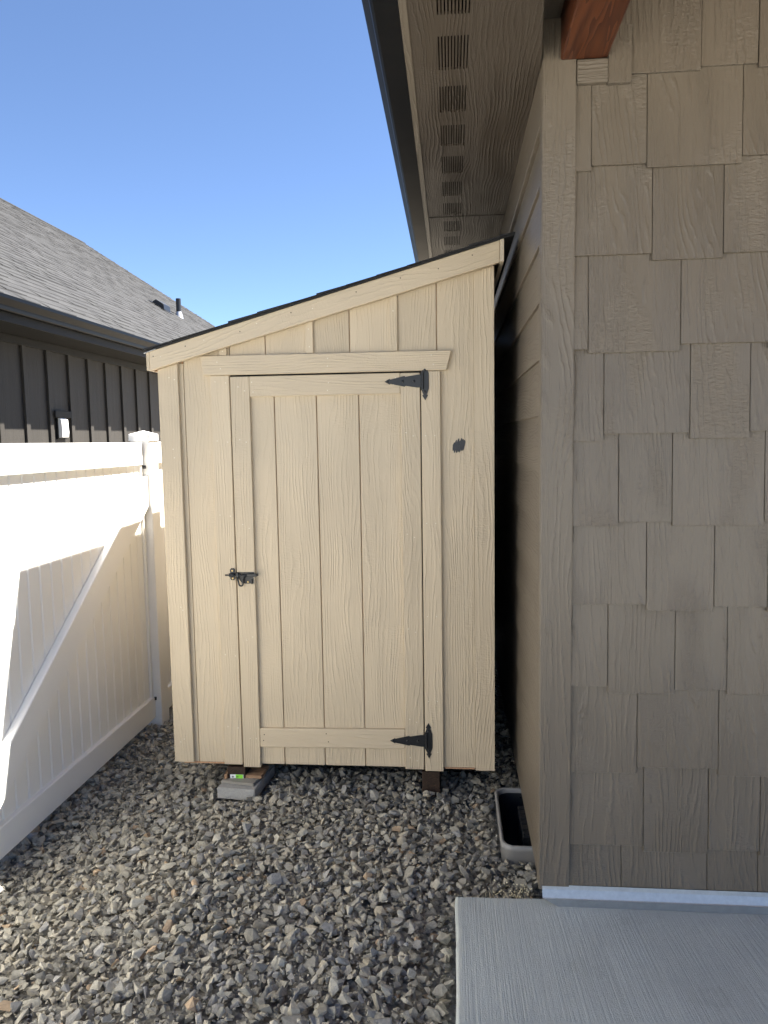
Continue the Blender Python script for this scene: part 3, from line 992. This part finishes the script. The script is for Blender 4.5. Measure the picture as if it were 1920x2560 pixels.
prism('end_stile', [(4.500, 0.073), (4.522, 0.073), (4.522, 1.552), (4.500, 1.552)], 'x', -1.9235, -1.908, M_VINYL, gate, bev=0.002)
brace = [(4.556, 1.508), (4.552, 1.320), (4.503, 1.284), (2.695, 0.088), (2.430, 0.088)]
prism('brace', brace, 'x', -1.9232, -1.880, M_VINYL, gate, bev=0.004)
fence = thing('vinyl_fence', 'white vinyl fence post with pointed cap and panel behind the gate', 'fence', (-1.92, 4.6, -0.12))
box('post', (-1.984, -1.860, 4.531, 4.655, -0.40, 1.712), M_VINYL, fence, bev=0.004)
bm = bmesh.new()
cx_, cy_ = -1.922, 4.593
rings_ = [(0.068, 1.703), (0.068, 1.741), (0.064, 1.745)]
rows = []
for r, zz in rings_:
    rows.append([bm.verts.new((cx_ + sx_ * r, cy_ + sy_ * r, zz)) for sx_, sy_ in ((-1, -1), (1, -1), (1, 1), (-1, 1))])
for a, b in zip(rows, rows[1:]):
    for i in range(4):
        j = (i + 1) % 4
        bm.faces.new((a[i], a[j], b[j], b[i]))
top = bm.verts.new((cx_, cy_, 1.767))
for i in range(4):
    bm.faces.new((rows[-1][i], rows[-1][(i + 1) % 4], top))
bm.faces.new(rows[0][::-1])
mesh_obj('post_cap', bm, M_VINYL, fence)
box('top_rail', (-1.948, -1.900, 4.6555, 8.2, 1.555, 1.694), M_VINYL, fence, bev=0.004)
box('bottom_rail', (-1.948, -1.900, 4.6555, 8.2, -0.09, 0.055), M_VINYL, fence, bev=0.004)
y = 4.66
while y < 8.15:
    box('board', (-1.940, -1.924, y + 0.0012, y + 0.0985, 0.05, 1.57), M_VINYL, fence, bev=0.0022)
    y += 0.1
box('board_backing', (-1.9385, -1.930, 4.66, 8.2, 0.05, 1.57), M_VINYL, fence, bev=0)
bm = bmesh.new()
for zc, ya in ((1.540, 4.5232), (0.060, 4.5232)):
    add_box(bm, -1.918, -1.890, ya - 0.004, ya + 0.0070, zc - 0.010, zc + 0.010)
mesh_obj('latch_catch', bm, M_BLACK_PLASTIC, fence)

# unseen fence run added near the camera to bounce sunlight onto the gravel
bounce_fence = thing('vinyl_fence', 'added unseen white vinyl fence run that bounces light, street side of the gate', 'fence', (-1.92, 0.5, -0.08))
box('post', (-1.984, -1.860, 2.285, 2.409, -0.40, 1.712), M_VINYL, bounce_fence, bev=0.004)
box('top_rail', (-1.948, -1.900, -2.0, 2.2845, 1.555, 1.700), M_VINYL, bounce_fence, bev=0.004)
box('bottom_rail', (-1.948, -1.900, -2.0, 2.2845, -0.06, 0.085), M_VINYL, bounce_fence, bev=0.004)
y = 2.284
while y > -1.95:
    box('board', (-1.940, -1.924, y - 0.0960, y - 0.0030, 0.075, 1.575), M_VINYL, bounce_fence, bev=0.0045)
    y -= 0.1
box('board_backing', (-1.9385, -1.930, -2.0, 2.2845, 0.08, 1.57), M_VINYL, bounce_fence, bev=0)

# ------------------------------------------------------------------ neighbour's house
nbr = thing('neighbour_house', 'dark board-and-batten house with grey shingle roof behind the white fence', 'house', (-4.0, 10.0, 0.0))
NX = -3.96
NY0, NY1 = 1.0, 20.3
wall = box('wall', (NX - 0.15, NX, NY0, NY1, -0.42, 2.70), M_NBR, nbr, bev=0)
y = 6.735 - 0.4215 * 13
while y < NY1:
    box('batten', (NX + 0.0005, NX + 0.024, y, y + 0.066, -0.10, 2.672), M_NBR, wall, bev=0.002)
    y += 0.4215
box('frieze', (NX + 0.0005, NX + 0.030, NY0, NY1, 2.600, 2.674), M_NBR_TRIM, nbr, bev=0.002)
box('soffit', (NX + 0.0005, -3.565, NY0 - 0.3, NY1 + 0.3, 2.676, 2.690), M_NBR_TRIM, nbr, bev=0)
box('fascia', (-3.565, -3.540, NY0 - 0.3, NY1 + 0.3, 2.672, 2.850), M_NBR_TRIM, nbr, bev=0.002)
ngp = [(-3.539, 2.745), (-3.495, 2.745), (-3.488, 2.752), (-3.484, 2.785), (-3.462, 2.820), (-3.455, 2.835), (-3.455, 2.862),
       (-3.463, 2.862), (-3.463, 2.840), (-3.490, 2.800), (-3.496, 2.760), (-3.535, 2.752), (-3.535, 2.860), (-3.539, 2.860)]
bm = bmesh.new()
loft(ngp, [NY0 - 0.3, NY1 + 0.3])
mesh_obj('gutter', bm, M_GUTTER, nbr)
# roof: 8-in-12 slope laid in real overlapping courses, with uneven tabs
P8 = 0.655
EX, EZ = -3.49, 2.868
RX = -10.15
NYE = NY1 + 0.35
sl = math.hypot(1, P8)
roofn = prism('roof', [(EX, EZ - 0.03), (EX, EZ), (RX, EZ + (EX - RX) * P8), (2 * RX - EX, EZ), (2 * RX - EX, EZ - 0.03), (RX, EZ + (EX - RX) * P8 - 0.05)], 'y', NY0 - 0.3, NYE, M_ROOF_NBR, nbr, bev=0)
bm = bmesh.new()
expo = 0.143 / sl
nc = int((EX - RX) / expo)
random.seed(3)
for i in range(nc):
    x0 = EX + 0.012 - expo * i
    x1 = x0 - expo * 1.12
    z0 = EZ + (EX - x0) * P8
    z1 = EZ + (EX - x1) * P8
    y = NY0 - 0.3 + random.uniform(0, 0.2)
    y = max(y, 3.5)
    while y < NYE + 0.01:
        w = random.choice((0.10, 0.14, 0.18, 0.24, 0.30))
        t = random.choice((0.006, 0.008, 0.014))
        y1 = min(y + w, NYE + 0.01)
        a = [bm.verts.new(c) for c in ((x0, y, z0 + 0.002), (x0, y1, z0 + 0.002), (x0, y1, z0 + 0.004 + t), (x0, y, z0 + 0.004 + t), (x1, y, z1 + 0.003), (x1, y1, z1 + 0.003))]
        bm.faces.new((a[0], a[1], a[2], a[3]))
        bm.faces.new((a[3], a[2], a[5], a[4]))
        y = y1
sh = mesh_obj('roof_shingles', bm, M_ROOF_NBR, roofn)
sh['kind'] = 'stuff'
zr = EZ + (EX - RX) * P8
bm = bmesh.new()
y = NY0
while y < NYE - 0.1:
    add_prism(bm, [(RX + 0.15, zr - 0.075 + 0.012), (RX, zr + 0.025), (RX - 0.15, zr - 0.075 + 0.012), (RX - 0.15, zr - 0.085), (RX, zr + 0.012), (RX + 0.15, zr - 0.085)], 'y', y, y + 0.19, 0)
    y += 0.2
mesh_obj('ridge_cap', bm, M_ROOF_NBR, roofn)
box('rake_trim', (RX - 0.01, RX + 0.01, NYE + 0.001, NYE + 0.02, zr - 0.2, zr - 0.1), M_NBR_TRIM, roofn, bev=0)
# gable wall of the far end
prism('gable_wall', [(NX - 0.151, -0.42), (NX - 0.151, 2.70), (RX, zr - 0.35), (2 * RX - NX, 2.70), (2 * RX - NX, -0.42)], 'y', NY1 - 0.15, NY1 - 0.02, M_NBR, nbr, bev=0)
def roof_pt(x):
    return EZ + (EX - x) * P8
# roof vent
vx, vy = -5.70, 14.8
vz = roof_pt(vx)
rv = bpy.data.objects.new('roof_vent', None)
link(rv, roofn)
prism('vent_hood', [(vx + 0.12, vz - 0.12 * P8 + 0.03), (vx + 0.11, vz - 0.11 * P8 + 0.13), (vx - 0.04, vz + 0.04 * P8 + 0.13), (vx - 0.12, vz + 0.12 * P8 + 0.03)],
      'y', vy - 0.17, vy + 0.17, M_BLACKMETAL, rv, bev=0.004)
prism('vent_flange', [(vx + 0.17, vz - 0.17 * P8 + 0.022), (vx - 0.17, vz + 0.17 * P8 + 0.022), (vx - 0.17, vz + 0.17 * P8 + 0.027), (vx + 0.17, vz - 0.17 * P8 + 0.027)],
      'y', vy - 0.21, vy + 0.21, M_BLACKMETAL, rv, bev=0)
px_, py_ = -5.64, 15.6
pz_ = roof_pt(px_)
pipe = bpy.data.objects.new('vent_pipe', None)
link(pipe, roofn)
bm = bmesh.new()
add_cyl(bm, (px_, py_, pz_ + 0.06), (px_, py_, pz_ + 0.37), 0.052, n=14)
mesh_obj('stack', bm, M_BLACK_PLASTIC, pipe, smooth=False)
bm = bmesh.new()
add_cyl(bm, (px_, py_, pz_ - 0.07), (px_, py_, pz_ + 0.10), 0.10, 0.058, 14)
mesh_obj('boot', bm, M_SILVER, pipe)
# wall vent with its mounting block
wv = bpy.data.objects.new('wall_vent', None)
link(wv, nbr)
box('mounting_block', (NX + 0.0245, NX + 0.045, 7.225, 7.553, 1.950, 2.020), M_NBR_TRIM, wv, bev=0.003)
box('side_block', (NX + 0.0008, NX + 0.022, 7.290, 7.475, 1.735, 1.948), M_NBR_TRIM, wv, bev=0.003)
bm = bmesh.new()
add_prism(bm, [(NX + 0.0225, 1.750), (NX + 0.060, 1.752), (NX + 0.066, 1.80), (NX + 0.062, 1.925), (NX + 0.040, 1.946), (NX + 0.0225, 1.946)], 'y', 7.302, 7.432, 0.003)
# prism 'y' puts (x,z); keep as built
mesh_obj('hood', bm, M_WHITE_PLASTIC, wv)
box('louvre_line', (NX + 0.0640, NX + 0.0665, 7.306, 7.428, 1.826, 1.830), M_GREY_PLASTIC, wv, bev=0)

# ------------------------------------------------------------------ gravel stones
def stone_protos(n):
    out = []
    r = np.random.default_rng(5)
    for i in range(n):
        bm = bmesh.new()
        k = int(r.integers(8, 16))
        ax = np.array([1.0, r.uniform(0.55, 0.9), r.uniform(0.36, 0.66)])
        p = r.normal(size=(k, 3))
        p /= np.linalg.norm(p, axis=1)[:, None]
        p *= r.uniform(0.72, 1.08, size=(k, 1))
        p = np.sign(p) * np.abs(p) ** 0.72
        p *= ax
        for q in p:
            bm.verts.new(q)
        bmesh.ops.convex_hull(bm, input=bm.verts)
        bmesh.ops.delete(bm, geom=[v for v in bm.verts if not v.link_faces], context='VERTS')
        bmesh.ops.triangulate(bm, faces=bm.faces)
        bmesh.ops.recalc_face_normals(bm, faces=bm.faces)
        bm.verts.index_update()
        v = np.array([v.co[:] for v in bm.verts])
        f = np.array([[q.index for q in t.verts] for t in bm.faces])
        bm.free()
        out.append((v, f))
    return out
protos = stone_protos(40)

def rot_rand(r, tilt):
    yaw = r.uniform(0, 2 * math.pi)
    tx, ty = r.normal(0, tilt, 2)
    cy, sy = math.cos(yaw), math.sin(yaw)
    Rz = np.array([[cy, -sy, 0], [sy, cy, 0], [0, 0, 1]])
    cx, sx_ = math.cos(tx), math.sin(tx)
    Rx = np.array([[1, 0, 0], [0, cx, -sx_], [0, sx_, cx]])
    c2, s2 = math.cos(ty), math.sin(ty)
    Ry = np.array([[c2, 0, s2], [0, 1, 0], [-s2, 0, c2]])
    return Rx @ Ry @ Rz

VS, FS, CS = [], [], []
base_i = 0
def blocked(x, y, r):
    if x > -0.004 - r * 0.6 and y < 2.612 + r * 0.5:
        return True                                   # slab
    if WELL[0] - r * 0.75 - 0.006 < x and WELL[2] - r * 0.75 - 0.012 < y < WELL[3] + r * 0.75 + 0.012:
        return True                                   # vent well
    if x > 0.345 - r:
        return True
    if -1.99 - r * 0.5 < x < -1.855 + r * 0.5 and 4.525 - r * 0.5 < y < 4.66 + r * 0.5:
        return True                                   # fence post
    if -1.135 - r * 0.3 < x < -0.915 + r * 0.3 and 3.385 - r * 0.25 < y < 3.70:
        return True                                   # paver
    if -0.155 - r * 0.4 < x < -0.06 + r * 0.4 and y > 3.474 + r * 0.2:
        return True                                   # right skid
    return False

def tint(r):
    u = r.uniform()
    g = r.normal(1.0, 0.15)
    if u < 0.50:
        c = np.array([0.345, 0.328, 0.275])           # grey-green basalt
    elif u < 0.76:
        c = np.array([0.380, 0.352, 0.285])           # olive
    elif u < 0.90:
        c = np.array([0.285, 0.278, 0.258])           # blue-grey
    elif u < 0.985:
        c = np.array([0.42, 0.38, 0.295])           # buff
    else:
        c = np.array([0.40, 0.30, 0.20])           # rusty
    return np.clip(c * max(g, 0.5), 0.02, 0.6)

def add_stone(x, y, z, s, tilt):
    global base_i
    v, f = protos[int(rng.integers(len(protos)))]
    R = rot_rand(rng, tilt)
    w = (v * s) @ R.T + np.array([x, y, z])
    VS.append(w)
    FS.append(f + base_i)
    CS.append(np.repeat(np.append(tint(rng), 1.0)[None, :], len(v), 0))
    base_i += len(v)

for layer, (step, dz, lo, hi) in enumerate(((0.040, -0.027, 0.016, 0.030), (0.034, -0.013, 0.011, 0.034), (0.056, -0.002, 0.012, 0.040), (0.026, -0.010, 0.004, 0.010))):
    y = 0.9
    while y < 6.4:
        x = -2.16
        while x < 0.36:
            far = y > 3.75 and x > -1.30
            near = y < 1.6
            if not (far and (x < 0.15 or y > 4.6)):
                px = x + rng.uniform(-0.5, 0.5) * step
                py = y + rng.uniform(-0.5, 0.5) * step
                s = lo + (hi - lo) * rng.beta(1.6, 3.0)
                if rng.uniform() < 0.012 and layer == 2:
                    s *= 1.35
                if not blocked(px, py, s):
                    add_stone(px, py, gz(px, py) + dz + rng.uniform(-0.008, 0.006), s, 0.38)
            x += step
        y += step
V = np.concatenate(VS).astype(np.float32)
F = np.concatenate(FS).astype(np.int32)
Cc = np.concatenate(CS).astype(np.float32)
me = bpy.data.meshes.new('gravel')
me.vertices.add(len(V))
me.vertices.foreach_set('co', V.ravel())
me.loops.add(len(F) * 3)
me.loops.foreach_set('vertex_index', F.ravel())
me.polygons.add(len(F))
me.polygons.foreach_set('loop_start', np.arange(0, len(F) * 3, 3, dtype=np.int32))
me.polygons.foreach_set('loop_total', np.full(len(F), 3, dtype=np.int32))
ca = me.attributes.new('stone_tint', 'FLOAT_COLOR', 'POINT')
ca.data.foreach_set('color', Cc.ravel())
me.update(calc_edges=True)
me.polygons.foreach_set('use_smooth', np.zeros(len(F), dtype=bool))
me.validate()
me.materials.append(M_STONE)
gravel = bpy.data.objects.new('gravel', me)
COL.objects.link(gravel)
gravel['kind'] = 'stuff'
gravel['label'] = 'grey crushed rock covering the side yard'
print('stones', len(VS), 'tris', len(F))

# ------------------------------------------------------------------ dry weed at the slab corner
weed = thing('dry_weed', 'small tuft of pale dry weed between the slab and house corner', 'weed', (0.20, 2.63, -0.03))
random.seed(9)
bm = bmesh.new()
for i in range(46):
    bx = 0.21 + random.gauss(0, 0.040)
    by = 2.645 + random.gauss(0, 0.022)
    h = random.uniform(0.015, 0.05)
    lx, ly = random.gauss(0, 0.02), random.gauss(0, 0.014)
    w = 0.0012
    a = random.uniform(0, math.pi)
    dx, dy = math.cos(a) * w, math.sin(a) * w
    z0 = gz(bx, by) + 0.004
    pts = [(bx - dx, by - dy, z0), (bx + dx, by + dy, z0), (bx + lx * 0.6 + dx, by + ly * 0.6 + dy, z0 + h * 0.6), (bx + lx * 0.6 - dx, by + ly * 0.6 - dy, z0 + h * 0.6)]
    v = [bm.verts.new(p) for p in pts]
    bm.faces.new(v)
    tpt = bm.verts.new((bx + lx, by + ly, z0 + h))
    bm.faces.new((v[3], v[2], tpt))
mesh_obj('stalks', bm, M_STRAW, weed)
bm = bmesh.new()
for i in range(120):
    bx = 0.225 + random.gauss(0, 0.040)
    by = 2.645 + random.gauss(0, 0.028)
    zz = gz(bx, by) + random.uniform(0.015, 0.055)
    r = random.uniform(0.0014, 0.0036)
    m = Matrix.Translation((bx, by, zz)) @ Matrix.Scale(r, 4)
    bmesh.ops.create_icosphere(bm, subdivisions=1, radius=1.0, matrix=m)
o = mesh_obj('seed_heads', bm, M_STRAW, weed)
o['kind'] = 'stuff'
